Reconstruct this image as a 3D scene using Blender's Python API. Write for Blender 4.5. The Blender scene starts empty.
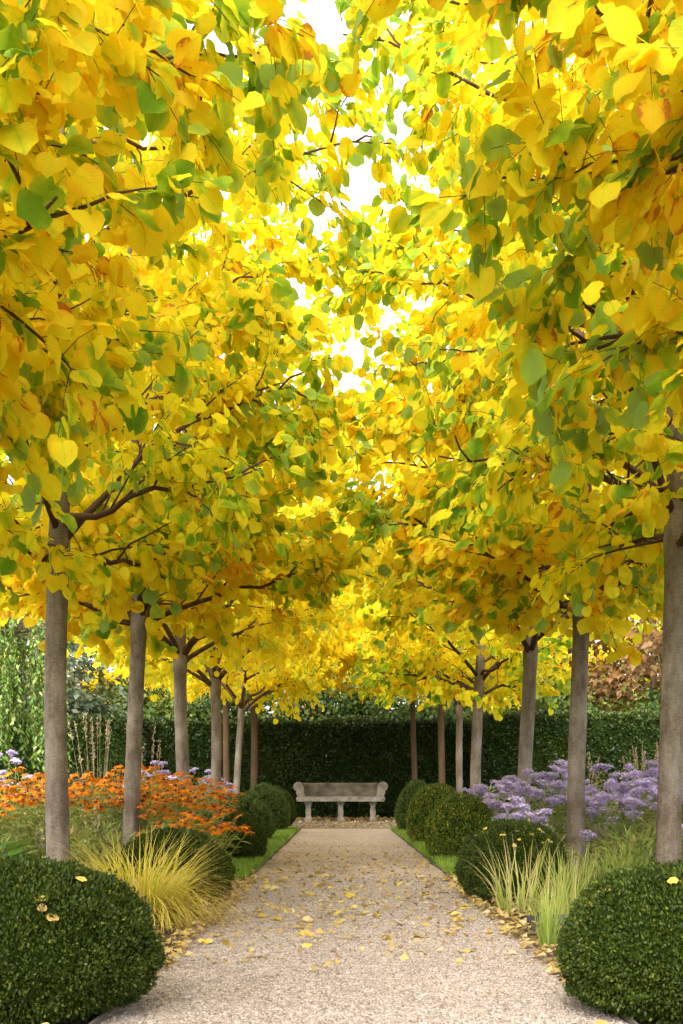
import bpy, math, random
import numpy as np
from mathutils import Vector, Matrix

random.seed(7)
R_ = math.radians
PI = math.pi
C = bpy.context.scene.collection
sc = bpy.context.scene
F, HZ, CX, CH = 1200.0, 790.0, 341.5, 0.70      # focal length in px, horizon row, centre column, eye height


# ------------------------------------------------------------------ mesh helpers
def new_mesh(name, V, T, attrs=None, smooth=False):
    """V (n,3) array, T (m,3) triangle indices."""
    V = np.asarray(V, dtype=np.float32); T = np.asarray(T, dtype=np.int32)
    me = bpy.data.meshes.new(name)
    me.vertices.add(len(V)); me.vertices.foreach_set('co', V.ravel())
    me.loops.add(T.size); me.loops.foreach_set('vertex_index', T.ravel())
    me.polygons.add(len(T))
    me.polygons.foreach_set('loop_start', np.arange(0, T.size, 3, dtype=np.int32))
    me.polygons.foreach_set('loop_total', np.full(len(T), 3, dtype=np.int32))
    if smooth:
        me.polygons.foreach_set('use_smooth', np.ones(len(T), dtype=bool))
    for k, a in (attrs or {}).items():
        a = np.asarray(a, dtype=np.float32)
        if a.ndim == 1:
            at = me.attributes.new(k, 'FLOAT', 'POINT'); at.data.foreach_set('value', a)
        else:
            at = me.attributes.new(k, 'FLOAT_VECTOR', 'POINT'); at.data.foreach_set('vector', a.ravel())
    me.update(calc_edges=True); me.validate()
    return me


class MB:
    """collects triangles of one mesh"""
    def __init__(s): s.V = []; s.T = []; s.n = 0; s.A = []
    def add(s, V, T, tint=0.5):
        V = np.asarray(V, dtype=np.float32).reshape(-1, 3)
        s.V.append(V); s.T.append(np.asarray(T, dtype=np.int32).reshape(-1, 3) + s.n); s.n += len(V)
        s.A.append(np.full(len(V), tint, dtype=np.float32) if np.isscalar(tint) else np.asarray(tint, dtype=np.float32))
    def tube(s, P, rad, n=6, cap=True, tint=0.5):
        P = np.asarray(P, dtype=float); rad = np.asarray(rad, dtype=float)
        if rad.ndim == 0: rad = np.full(len(P), float(rad))
        D = np.gradient(P, axis=0); D /= np.linalg.norm(D, axis=1)[:, None] + 1e-9
        up = np.array([0, 0, 1.0]) if abs(D[0][2]) < 0.9 else np.array([1.0, 0, 0])
        U = np.cross(D, up); U /= np.linalg.norm(U, axis=1)[:, None] + 1e-9
        W = np.cross(U, D)
        a = np.arange(n) * 2 * PI / n
        V = (P[:, None, :] + rad[:, None, None] * (np.cos(a)[None, :, None] * U[:, None, :] + np.sin(a)[None, :, None] * W[:, None, :])).reshape(-1, 3)
        T = []
        for i in range(len(P) - 1):
            for j in range(n):
                a0, a1 = i * n + j, i * n + (j + 1) % n
                b0, b1 = a0 + n, a1 + n
                T += [(a0, a1, b1), (a0, b1, b0)]
        if cap:
            e = (len(P) - 1) * n
            T += [(e, e + j, e + j + 1) for j in range(1, n - 1)]
            T += [(0, j + 1, j) for j in range(1, n - 1)]
        s.add(V, T, tint)
    def inst(s, tv, tt, M, pos, tint):
        """many copies of one template: tv (k,3), tt (f,3), M (N,3,3), pos (N,3), tint (N,)"""
        N, k = len(pos), len(tv)
        V = np.einsum('nij,kj->nki', M, tv) + pos[:, None, :]
        T = (tt[None, :, :] + (np.arange(N) * k)[:, None, None]).reshape(-1, 3)
        s.add(V.reshape(-1, 3), T, np.repeat(tint, k))
    def mesh(s, name, mat, smooth=False, extra=None):
        at = {'tint': np.concatenate(s.A)}
        if extra: at.update(extra)
        me = new_mesh(name, np.concatenate(s.V), np.concatenate(s.T), at, smooth)
        if mat: me.materials.append(mat)
        return me


def link(name, data, parent=None, loc=(0, 0, 0), rot=(0, 0, 0), scale=(1, 1, 1)):
    o = bpy.data.objects.new(name, data); C.objects.link(o)
    o.location = loc; o.rotation_euler = rot; o.scale = scale
    if parent: o.parent = parent
    return o


def tag(o, label, cat, group=None):
    o['label'] = label; o['category'] = cat
    if group: o['group'] = group
    return o


def thing(name, label, cat, loc=(0, 0, 0), rot=(0, 0, 0), scale=(1, 1, 1), group=None):
    o = link(name, None, None, loc, rot, scale)
    o.empty_display_size = 0.1
    return tag(o, label, cat, group)


def kind(o, k):
    o['kind'] = k; return o


def dup(root, label, loc, rotz=0.0, scale=(1, 1, 1), group=None, tilt=(0, 0), crown=None):
    r = root.copy(); C.objects.link(r)
    r.location = loc; r.rotation_euler = (tilt[0], tilt[1], rotz); r.scale = scale
    r['label'] = label
    if group: r['group'] = group
    for ch in list(root.children):
        c = ch.copy(); C.objects.link(c); c.parent = r
        if crown and c.name.startswith(('crown', 'foliage')):
            c.material_slots[0].link = 'OBJECT'; c.material_slots[0].material = crown
        for g in list(ch.children):
            d = g.copy(); C.objects.link(d); d.parent = c
    return r


def bm_obj(name, V, Fs, mat, parent=None, bevel=0.0, seg=2, smooth=False, loc=(0, 0, 0)):
    me = bpy.data.meshes.new(name); me.from_pydata([tuple(v) for v in V], [], Fs)
    import bmesh
    b = bmesh.new(); b.from_mesh(me)
    bmesh.ops.remove_doubles(b, verts=b.verts, dist=1e-5)
    bmesh.ops.recalc_face_normals(b, faces=b.faces)
    if bevel:
        es = [e for e in b.edges if len(e.link_faces) == 2 and e.calc_face_angle(0) > 0.5]
        bmesh.ops.bevel(b, geom=es, offset=bevel, segments=seg, affect='EDGES', profile=0.6)
    b.to_mesh(me); b.free()
    if smooth:
        for p in me.polygons: p.use_smooth = True
    me.materials.append(mat)
    return link(name, me, parent, loc)


def prism(profile, y0, y1):
    """closed XZ profile extruded along y -> V, faces"""
    n = len(profile)
    V = [(x, y0, z) for x, z in profile] + [(x, y1, z) for x, z in profile]
    Fs = [tuple(range(n)), tuple(range(2 * n - 1, n - 1, -1))]
    Fs += [(i, (i + 1) % n, n + (i + 1) % n, n + i) for i in range(n)]
    return V, Fs


def frames(d, n0):
    """(N,3) direction and rough normal -> matrices with columns (x, d, n)"""
    d = d / (np.linalg.norm(d, axis=1)[:, None] + 1e-9)
    x = np.cross(d, n0); x /= np.linalg.norm(x, axis=1)[:, None] + 1e-9
    n = np.cross(x, d)
    return np.stack([x, d, n], axis=2)


# ------------------------------------------------------------------ materials
def nodes_of(name):
    m = bpy.data.materials.new(name); m.use_nodes = True
    nt = m.node_tree; nt.nodes.clear()
    out = nt.nodes.new('ShaderNodeOutputMaterial')
    return m, nt, out


def ramp(nt, fac, stops):
    r = nt.nodes.new('ShaderNodeValToRGB')
    e = r.color_ramp.elements
    while len(e) < len(stops): e.new(0.5)
    for el, (p, c) in zip(e, stops):
        el.position = p; el.color = (c[0], c[1], c[2], 1)
    nt.links.new(fac, r.inputs[0])
    return r.outputs[0]


def attr(nt, name, out='Fac'):
    a = nt.nodes.new('ShaderNodeAttribute'); a.attribute_name = name
    return a.outputs[out]


def math_(nt, op, a, b=None, clamp=False):
    m = nt.nodes.new('ShaderNodeMath'); m.operation = op; m.use_clamp = clamp
    for i, v in enumerate((a, b)):
        if v is None: continue
        if isinstance(v, (int, float)): m.inputs[i].default_value = v
        else: nt.links.new(v, m.inputs[i])
    return m.outputs[0]


def noise(nt, scale, detail=4, rough=0.6, coord='Object', vec=None):
    if vec is None:
        tc = nt.nodes.new('ShaderNodeTexCoord'); vec = tc.outputs[coord]
    n = nt.nodes.new('ShaderNodeTexNoise'); n.inputs['Scale'].default_value = scale
    n.inputs['Detail'].default_value = detail; n.inputs['Roughness'].default_value = rough
    nt.links.new(vec, n.inputs['Vector'])
    return n.outputs['Fac']


def mapping(nt, scale=(1, 1, 1), coord='Object'):
    tc = nt.nodes.new('ShaderNodeTexCoord'); mp = nt.nodes.new('ShaderNodeMapping')
    mp.inputs['Scale'].default_value = scale
    nt.links.new(tc.outputs[coord], mp.inputs['Vector'])
    return mp.outputs[0]


def leaf_mat(name, stops, transl=0.45, rough=0.55, spec=0.25, veins=False, tsat=1.0, under=False):
    m, nt, out = nodes_of(name)
    t = attr(nt, 'tint')
    if veins:
        v = attr(nt, 'lc', 'Vector')
        sx = nt.nodes.new('ShaderNodeSeparateXYZ'); nt.links.new(v, sx.inputs[0])
        ax = math_(nt, 'ABSOLUTE', sx.outputs[0])
        # a paler midrib and side veins; blade margins turn before the middle
        mid = math_(nt, 'SUBTRACT', 1.0, math_(nt, 'MULTIPLY', ax, 28.0), True)
        ph = math_(nt, 'SUBTRACT', sx.outputs[1], math_(nt, 'MULTIPLY', ax, 0.9))
        sv = math_(nt, 'POWER', math_(nt, 'ABSOLUTE', math_(nt, 'SINE', math_(nt, 'MULTIPLY', ph, 20.0))), 14.0)
        vein = math_(nt, 'MAXIMUM', mid, math_(nt, 'MULTIPLY', sv, 0.55))
        blot = noise(nt, 45.0, 3, 0.6)
        spot = math_(nt, 'MULTIPLY', math_(nt, 'SUBTRACT', noise(nt, 95.0, 3, 0.65), 0.66), 9.0, True)
        t2 = math_(nt, 'ADD', t, math_(nt, 'MULTIPLY', math_(nt, 'SUBTRACT', blot, 0.5), 0.30))
        edge = math_(nt, 'MULTIPLY', math_(nt, 'SUBTRACT', ax, 0.26), 0.45)
        t = math_(nt, 'ADD', t2, edge, True)
    col = ramp(nt, t, stops)
    if veins:
        mx = nt.nodes.new('ShaderNodeMixRGB'); mx.blend_type = 'MULTIPLY'
        mx.inputs['Color2'].default_value = (0.80, 0.86, 0.6, 1)
        nt.links.new(math_(nt, 'MULTIPLY', vein, 0.6), mx.inputs['Fac']); nt.links.new(col, mx.inputs['Color1'])
        col = mx.outputs[0]
        ms = nt.nodes.new('ShaderNodeMixRGB'); ms.inputs['Color2'].default_value = (0.30, 0.12, 0.03, 1)
        nt.links.new(math_(nt, 'MULTIPLY', spot, 0.7), ms.inputs['Fac']); nt.links.new(col, ms.inputs['Color1'])
        col = ms.outputs[0]
    if under:                                     # the underside of a green blade is paler
        ge = nt.nodes.new('ShaderNodeNewGeometry'); mu = nt.nodes.new('ShaderNodeMixRGB')
        mu.inputs['Color2'].default_value = (0.40, 0.54, 0.16, 1)
        grn = math_(nt, 'SUBTRACT', 1.0, math_(nt, 'MULTIPLY', t, 2.2), True)
        nt.links.new(math_(nt, 'MULTIPLY', math_(nt, 'MULTIPLY', ge.outputs['Backfacing'], grn), 0.6), mu.inputs['Fac'])
        nt.links.new(col, mu.inputs['Color1']); col = mu.outputs[0]
    p = nt.nodes.new('ShaderNodeBsdfPrincipled')
    p.inputs['Roughness'].default_value = rough
    p.inputs['Specular IOR Level'].default_value = spec
    nt.links.new(col, p.inputs['Base Color'])
    tr = nt.nodes.new('ShaderNodeBsdfTranslucent')
    hs = nt.nodes.new('ShaderNodeHueSaturation'); hs.inputs['Saturation'].default_value = tsat
    hs.inputs['Value'].default_value = 1.1
    nt.links.new(col, hs.inputs['Color']); nt.links.new(hs.outputs[0], tr.inputs['Color'])
    mix = nt.nodes.new('ShaderNodeMixShader'); mix.inputs[0].default_value = transl
    nt.links.new(p.outputs[0], mix.inputs[1]); nt.links.new(tr.outputs[0], mix.inputs[2])
    nt.links.new(mix.outputs[0], out.inputs['Surface'])
    return m


def solid_mat(name, c0, c1, scale=8.0, rough=0.85, bump=0.3, bscale=60.0, spec=0.25, dist=0.01, mscale=(1, 1, 1), extra=None):
    m, nt, out = nodes_of(name)
    vec = mapping(nt, mscale)
    f = noise(nt, scale, 5, 0.65, vec=vec)
    stops = [(0.3, c0), (0.7, c1)] if extra is None else extra
    col = ramp(nt, f, stops)
    p = nt.nodes.new('ShaderNodeBsdfPrincipled')
    p.inputs['Roughness'].default_value = rough; p.inputs['Specular IOR Level'].default_value = spec
    nt.links.new(col, p.inputs['Base Color'])
    if bump:
        b = nt.nodes.new('ShaderNodeBump'); b.inputs['Strength'].default_value = bump
        b.inputs['Distance'].default_value = dist
        nt.links.new(noise(nt, bscale, 4, 0.7, vec=vec), b.inputs['Height'])
        nt.links.new(b.outputs[0], p.inputs['Normal'])
    nt.links.new(p.outputs[0], out.inputs['Surface'])
    return m


YEL = [(0.0, (0.15, 0.29, 0.016)), (0.20, (0.29, 0.45, 0.026)), (0.42, (0.55, 0.62, 0.026)),
       (0.56, (0.84, 0.76, 0.030)), (0.78, (0.90, 0.71, 0.022)), (0.95, (0.88, 0.56, 0.020)), (1.0, (0.55, 0.22, 0.03))]
YEL_FAR = [(0.0, (0.34, 0.48, 0.03)), (0.3, (0.70, 0.68, 0.03)), (0.6, (0.88, 0.76, 0.030)), (0.92, (0.90, 0.66, 0.025)), (1.0, (0.70, 0.30, 0.04))]
M = {}
M['leaf_near'] = leaf_mat('heart_leaf_autumn', YEL, 0.62, spec=0.12, veins=True, under=True)
M['leaf_far'] = leaf_mat('maple_leaf_yellow', YEL_FAR, 0.60, spec=0.12)
M['leaf_pale'] = leaf_mat('heart_leaf_lemon', YEL_FAR, 0.64, spec=0.12, veins=True, under=True)
M['leaf_orange'] = leaf_mat('beech_leaf_copper', [(0, (0.038, 0.066, 0.007)), (0.3, (0.105, 0.100, 0.017)), (0.6, (0.143, 0.061, 0.013)), (1, (0.172, 0.111, 0.042))], 0.3)
M['leaf_purple'] = leaf_mat('leaf_purple', [(0, (0.05, 0.03, 0.05)), (0.5, (0.12, 0.08, 0.12)), (1, (0.30, 0.24, 0.32))], 0.25)
M['leaf_green'] = leaf_mat('leaf_mid_green', [(0, (0.022, 0.047, 0.006)), (0.6, (0.055, 0.086, 0.010)), (1, (0.125, 0.146, 0.020))], 0.35)
M['leaf_grey'] = leaf_mat('needle_grey_green', [(0, (0.030, 0.049, 0.027)), (0.6, (0.068, 0.090, 0.048)), (1, (0.150, 0.173, 0.108))], 0.25)
M['leaf_weep'] = leaf_mat('weeping_leaf', [(0, (0.053, 0.126, 0.021)), (0.6, (0.147, 0.252, 0.036)), (1, (0.315, 0.378, 0.126))], 0.4)
M['box_leaf'] = leaf_mat('box_leaf', [(0, (0.010, 0.021, 0.002)), (0.45, (0.024, 0.041, 0.003)), (0.8, (0.053, 0.076, 0.007)), (1, (0.114, 0.122, 0.015))], 0.22, 0.55, 0.2)
M['box_gold'] = leaf_mat('box_leaf_golden', [(0, (0.027, 0.051, 0.005)), (0.5, (0.070, 0.107, 0.010)), (0.82, (0.140, 0.169, 0.016)), (1, (0.469, 0.356, 0.033))], 0.22, 0.55, 0.2)
M['box_lit'] = leaf_mat('box_leaf_lit', [(0, (0.022, 0.040, 0.006)), (0.45, (0.050, 0.082, 0.014)), (0.8, (0.10, 0.135, 0.026)), (1, (0.20, 0.22, 0.06))], 0.25, 0.55, 0.2)  # box_leaf recoloured brighter, lifting the far balls out of the canopy's shade
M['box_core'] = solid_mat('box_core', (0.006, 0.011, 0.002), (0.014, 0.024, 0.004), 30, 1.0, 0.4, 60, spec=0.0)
M['yew_leaf'] = leaf_mat('yew_leaf', [(0, (0.010, 0.022, 0.004)), (0.6, (0.020, 0.041, 0.007)), (1, (0.066, 0.083, 0.011))], 0.15, 0.5, 0.3)
M['bark'] = None
M['twig'] = solid_mat('twig_bark', (0.045, 0.024, 0.014), (0.11, 0.062, 0.036), 12, 0.8, 0.4, 50)
M['bark_dark'] = solid_mat('bark_dark', (0.043, 0.025, 0.012), (0.093, 0.056, 0.028), 6, 0.85, 0.6, 22, mscale=(1, 1, 0.35))
M['grass_gold'] = leaf_mat('grass_gold', [(0, (0.293, 0.337, 0.033)), (0.35, (0.606, 0.524, 0.066)), (0.7, (0.762, 0.580, 0.155)), (1, (0.704, 0.468, 0.276))], 0.5)
M['grass_green'] = leaf_mat('grass_green', [(0, (0.164, 0.246, 0.041)), (0.5, (0.344, 0.394, 0.082)), (0.8, (0.508, 0.459, 0.164)), (1, (0.508, 0.361, 0.180))], 0.5)
M['grass_dry'] = leaf_mat('grass_dry', [(0, (0.182, 0.168, 0.070)), (0.6, (0.294, 0.224, 0.119)), (1, (0.364, 0.280, 0.182))], 0.3)
M['lawn'] = leaf_mat('lawn_blade', [(0, (0.085, 0.187, 0.017)), (0.6, (0.187, 0.306, 0.030)), (1, (0.306, 0.357, 0.051))], 0.4)
M['perennial'] = leaf_mat('perennial_leaf', [(0, (0.082, 0.139, 0.025)), (0.4, (0.213, 0.279, 0.049)), (0.75, (0.344, 0.344, 0.098)), (1, (0.361, 0.246, 0.115))], 0.45)
M['broad_leaf'] = leaf_mat('broad_leaf', [(0, (0.04, 0.10, 0.01)), (0.6, (0.09, 0.17, 0.02)), (1, (0.18, 0.24, 0.04))], 0.35)
M['silver_leaf'] = leaf_mat('silver_leaf', [(0, (0.20, 0.26, 0.14)), (0.6, (0.36, 0.42, 0.25)), (1, (0.50, 0.54, 0.36))], 0.3)
M['petal'] = leaf_mat('petal_orange', [(0, (0.558, 0.117, 0.005)), (0.5, (0.738, 0.216, 0.005)), (1, (0.792, 0.324, 0.009))], 0.35)
M['cone'] = solid_mat('flower_cone', (0.07, 0.025, 0.010), (0.16, 0.06, 0.02), 90, 0.8, 0.5, 200)
M['lilac'] = leaf_mat('aster_petal', [(0, (0.411, 0.308, 0.537)), (0.6, (0.629, 0.517, 0.770)), (1, (0.847, 0.751, 0.909))], 0.45)
M['litter'] = leaf_mat('fallen_leaf', [(0, (0.216, 0.122, 0.043)), (0.35, (0.403, 0.274, 0.086)), (0.7, (0.533, 0.389, 0.043)), (1, (0.518, 0.432, 0.230))], 0.15, veins=True)
M['litter_far'] = leaf_mat('leaf_litter', [(0, (0.174, 0.093, 0.037)), (0.3, (0.310, 0.205, 0.081)), (0.65, (0.422, 0.304, 0.087)), (1, (0.434, 0.360, 0.211))], 0.2)
M['stone'] = solid_mat('weathered_stone', (0.153, 0.131, 0.099), (0.360, 0.324, 0.261), 7, 0.9, 0.7, 45, dist=0.02,
                       extra=[(0.28, (0.11, 0.093, 0.070)), (0.46, (0.215, 0.188, 0.148)), (0.68, (0.31, 0.278, 0.223))])
M['stone_stained'] = solid_mat('stained_stone', (0.1, 0.08, 0.06), (0.2, 0.17, 0.13), 5, 0.95, 0.7, 45, dist=0.02,
                               extra=[(0.30, (0.06, 0.049, 0.034)), (0.5, (0.12, 0.101, 0.072)), (0.70, (0.18, 0.155, 0.117))])
M['edging'] = solid_mat('weathered_edging', (0.07, 0.06, 0.05), (0.13, 0.11, 0.09), 14, 0.7, 0.4, 60)
M['black'] = solid_mat('black_plastic', (0.018, 0.02, 0.022), (0.035, 0.037, 0.04), 20, 0.5, 0.15, 80, spec=0.4)
M['soil'] = solid_mat('bed_soil', (0.035, 0.022, 0.014), (0.09, 0.058, 0.034), 9, 0.95, 1.0, 50, dist=0.03)
M['turf'] = solid_mat('turf', (0.05, 0.10, 0.02), (0.10, 0.16, 0.03), 4, 0.95, 0.8, 60)


def bark_mat():
    m, nt, out = nodes_of('bark_grey_brown')
    vec = mapping(nt, (1, 1, 0.3)); vec2 = mapping(nt, (1, 1, 3.5))
    f = noise(nt, 9, 5, 0.7, vec=vec); g = noise(nt, 34, 4, 0.7, vec=vec2)
    mixf = math_(nt, 'ADD', math_(nt, 'ADD', math_(nt, 'MULTIPLY', f, 0.46), math_(nt, 'MULTIPLY', g, 0.26)), math_(nt, 'MULTIPLY', noise(nt, 2.6, 3, 0.6), 0.28))
    col = ramp(nt, mixf, [(0.34, (0.050, 0.033, 0.020)), (0.46, (0.13, 0.100, 0.072)), (0.55, (0.215, 0.178, 0.142)), (0.66, (0.32, 0.285, 0.245))])
    # darker knots
    vo = nt.nodes.new('ShaderNodeTexVoronoi'); vo.inputs['Scale'].default_value = 5.0
    nt.links.new(mapping(nt, (1.3, 1.3, 0.8)), vo.inputs['Vector'])
    k = math_(nt, 'SUBTRACT', 1.0, math_(nt, 'MULTIPLY', vo.outputs['Distance'], 6.0), True)
    mx = nt.nodes.new('ShaderNodeMixRGB'); mx.inputs['Color2'].default_value = (0.07, 0.042, 0.025, 1)
    nt.links.new(math_(nt, 'MULTIPLY', k, 0.9), mx.inputs['Fac']); nt.links.new(col, mx.inputs['Color1'])
    p = nt.nodes.new('ShaderNodeBsdfPrincipled'); p.inputs['Roughness'].default_value = 0.85
    p.inputs['Specular IOR Level'].default_value = 0.2
    nt.links.new(mx.outputs[0], p.inputs['Base Color'])
    b = nt.nodes.new('ShaderNodeBump'); b.inputs['Strength'].default_value = 0.6; b.inputs['Distance'].default_value = 0.008
    nt.links.new(math_(nt, 'ADD', mixf, math_(nt, 'MULTIPLY', noise(nt, 110, 3, 0.6, vec=vec), 0.3)), b.inputs['Height'])
    nt.links.new(b.outputs[0], p.inputs['Normal'])
    nt.links.new(p.outputs[0], out.inputs['Surface'])
    return m
M['bark'] = bark_mat()


def gravel_mat(name, stops, dens=1.0):
    m, nt, out = nodes_of(name)
    vec = mapping(nt, (1, 1, 1))
    vo = nt.nodes.new('ShaderNodeTexVoronoi'); vo.inputs['Scale'].default_value = 110.0 * dens
    nt.links.new(vec, vo.inputs['Vector'])
    sp = nt.nodes.new('ShaderNodeSeparateColor'); nt.links.new(vo.outputs['Color'], sp.inputs[0])
    v2 = nt.nodes.new('ShaderNodeTexVoronoi'); v2.inputs['Scale'].default_value = 31.0 * dens
    nt.links.new(vec, v2.inputs['Vector'])
    s2 = nt.nodes.new('ShaderNodeSeparateColor'); nt.links.new(v2.outputs['Color'], s2.inputs[0])
    big = noise(nt, 1.3, 4, 0.6, vec=vec)
    t = math_(nt, 'ADD', math_(nt, 'ADD', math_(nt, 'MULTIPLY', sp.outputs[0], 0.50), math_(nt, 'MULTIPLY', s2.outputs[1], 0.26)), math_(nt, 'MULTIPLY', big, 0.34))
    col = ramp(nt, t, stops)
    p = nt.nodes.new('ShaderNodeBsdfPrincipled'); p.inputs['Roughness'].default_value = 0.9
    p.inputs['Specular IOR Level'].default_value = 0.2
    nt.links.new(col, p.inputs['Base Color'])
    b = nt.nodes.new('ShaderNodeBump'); b.inputs['Strength'].default_value = 0.9; b.inputs['Distance'].default_value = 0.006
    h = math_(nt, 'SUBTRACT', 1.0, math_(nt, 'MULTIPLY', vo.outputs['Distance'], 1.0))
    nt.links.new(h, b.inputs['Height']); nt.links.new(b.outputs[0], p.inputs['Normal'])
    nt.links.new(p.outputs[0], out.inputs['Surface'])
    return m
M['gravel'] = gravel_mat('gravel', [(0.18, (0.117, 0.083, 0.065)), (0.38, (0.255, 0.197, 0.157)), (0.6, (0.396, 0.316, 0.264)), (0.85, (0.535, 0.449, 0.392))])
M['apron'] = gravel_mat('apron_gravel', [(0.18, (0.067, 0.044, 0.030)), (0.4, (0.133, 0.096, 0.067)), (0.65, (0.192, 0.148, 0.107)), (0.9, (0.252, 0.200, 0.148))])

def pebble_mat():
    m, nt, out = nodes_of('pebble')
    p = nt.nodes.new('ShaderNodeBsdfPrincipled'); p.inputs['Roughness'].default_value = .85; p.inputs['Specular IOR Level'].default_value = .25
    nt.links.new(ramp(nt, attr(nt, 'tint'), [(0, (.105, .08, .066)), (.3, (.188, .148, .12)), (.6, (.27, .22, .183)), (.88, (.34, .29, .248)), (1, (.44, .405, .365))]), p.inputs['Base Color'])
    nt.links.new(p.outputs[0], out.inputs['Surface']); return m
M['pebble'] = pebble_mat()

# ------------------------------------------------------------------ templates
def heart_leaf(fold=0.22, curl=0.18, twist=0.0):
    mid = [(0, 0), (0, .31), (0, .64), (0, .97)]
    side = [(.19, -.11), (.42, .0), (.53, .29), (.46, .60), (.24, .83)]
    P = mid + side + [(-x, y) for x, y in side]
    V = []
    for x, y in P:
        z = fold * abs(x) - curl * y * y + twist * x * y + 0.05 * math.sin(9 * x + 5 * y)
        V.append((x, y, z))
    T = []
    for o, fl in ((4, 0), (9, 1)):
        r1, r2, r3, r4, r5 = range(o, o + 5)
        ts = [(0, r1, r2), (0, r2, 1), (r2, r3, 1), (1, r3, r4), (1, r4, 2), (2, r4, r5), (2, r5, 3)]
        T += [t if not fl else (t[0], t[2], t[1]) for t in ts]
    # petiole
    b = len(V)
    V += [(-.018, 0, 0), (.018, 0, 0), (0.012, -.42, .06), (-.012, -.42, .06)]
    T += [(b, b + 1, b + 2), (b, b + 2, b + 3)]
    return np.array(V), np.array(T)


def maple_leaf(curl=0.15):
    out = [(0, 0), (.16, -.06), (.42, .02), (.27, .20), (.56, .42), (.30, .46), (.26, .62), (0.10, .56), (0, 1.0)]
    P = out + [(-x, y) for x, y in out[1:-1]][::-1]
    V = [(x, y, 0.15 * abs(x) - curl * y * y) for x, y in P] + [(0, .36, -.02)]
    c = len(V) - 1
    T = [(c, (i + 1) % c, i) for i in range(c)]
    return np.array(V), np.array(T)[:, ::-1]


def simple_leaf(w=0.30, fold=.12, curl=.12):
    P = [(0, 0), (w, .4), (0, 1), (-w, .4)]
    V = [(x, y, fold * abs(x) - curl * y * y) for x, y in P] + [(0, .5, -curl * .25)]
    T = [(0, 1, 4), (1, 2, 4), (2, 3, 4), (3, 0, 4)]
    return np.array(V), np.array(T)


def oval_leaf(w=.28):
    P = [(0, 0), (w, .45), (0, 1), (-w, .45)]
    V = [(x, y, .25 * abs(x)) for x, y in P]
    return np.array(V), np.array([(0, 1, 2), (0, 2, 3)])

rng = np.random.default_rng(11)
def unit(a): return a / (np.linalg.norm(a, axis=-1, keepdims=True) + 1e-9)

# ------------------------------------------------------------------ tree builder
def bez(p0, p1, p2, n):
    t = np.linspace(0, 1, n)[:, None]
    return (1 - t) ** 2 * p0 + 2 * t * (1 - t) * p1 + t * t * p2


def crown_radius(z, z0, H, R, wide=0.32):
    t = max(0.0, min(1.0, (z - z0) / (H - z0)))
    if t < wide: return R * (0.72 + 0.28 * math.sin(PI / 2 * t / wide))
    return R * math.sqrt(max(0.02, 1 - ((t - wide) / (1 - wide)) ** 2.3))


def trunk_mesh(rad, h, H, seed, mat, sway=0.03):
    r = random.Random(seed); mb = MB(); zs = []; z = 0
    while z < H * 0.9:
        zs.append(z); z += 0.06 if z < h else 0.2
    zs = np.array(zs); n = 18
    ph = r.uniform(0, 6)
    cx = sway * np.sin(zs * 1.3 + ph) - sway * math.sin(ph); cy = sway * np.cos(zs * 1.1 + ph) - sway * math.cos(ph)
    base = np.where(zs < h, rad * (1 - 0.10 * zs / h) + rad * 0.35 * np.exp(-zs / 0.09),
                    rad * 0.9 * np.clip(1 - (zs - h) / (H * 0.9 - h), 0.06, 1) ** 0.9)
    base = base + rad * 0.16 * np.exp(-((zs - h) / 0.09) ** 2)
    V = []
    knots = [(r.uniform(0.4, h), r.uniform(0, 2 * PI), r.uniform(.06, .16)) for _ in range(9)]
    for i, zz in enumerate(zs):
        for j in range(n):
            a = 2 * PI * j / n
            rr = base[i] * (1 + 0.035 * math.sin(3 * a + zz * 2 + ph) + 0.03 * math.sin(7 * a - zz * 5) + r.uniform(-.014, .014))
            for kz, ka, kr in knots:
                da = (a - ka + PI) % (2 * PI) - PI
                rr += base[i] * kr * math.exp(-((zz - kz) / .035) ** 2 - (da / .35) ** 2)
            V.append((cx[i] + rr * math.cos(a), cy[i] + rr * math.sin(a), zz))
    T = []
    for i in range(len(zs) - 1):
        for j in range(n):
            a0, a1 = i * n + j, i * n + (j + 1) % n
            T += [(a0, a1, a1 + n), (a0, a1 + n, a0 + n)]
    mb.add(V, T)
    me = mb.mesh('trunk', mat, True)
    def axis(z):
        return np.array([np.interp(z, zs, cx), np.interp(z, zs, cy), z]), float(np.interp(z, zs, base))
    return me, axis


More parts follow.
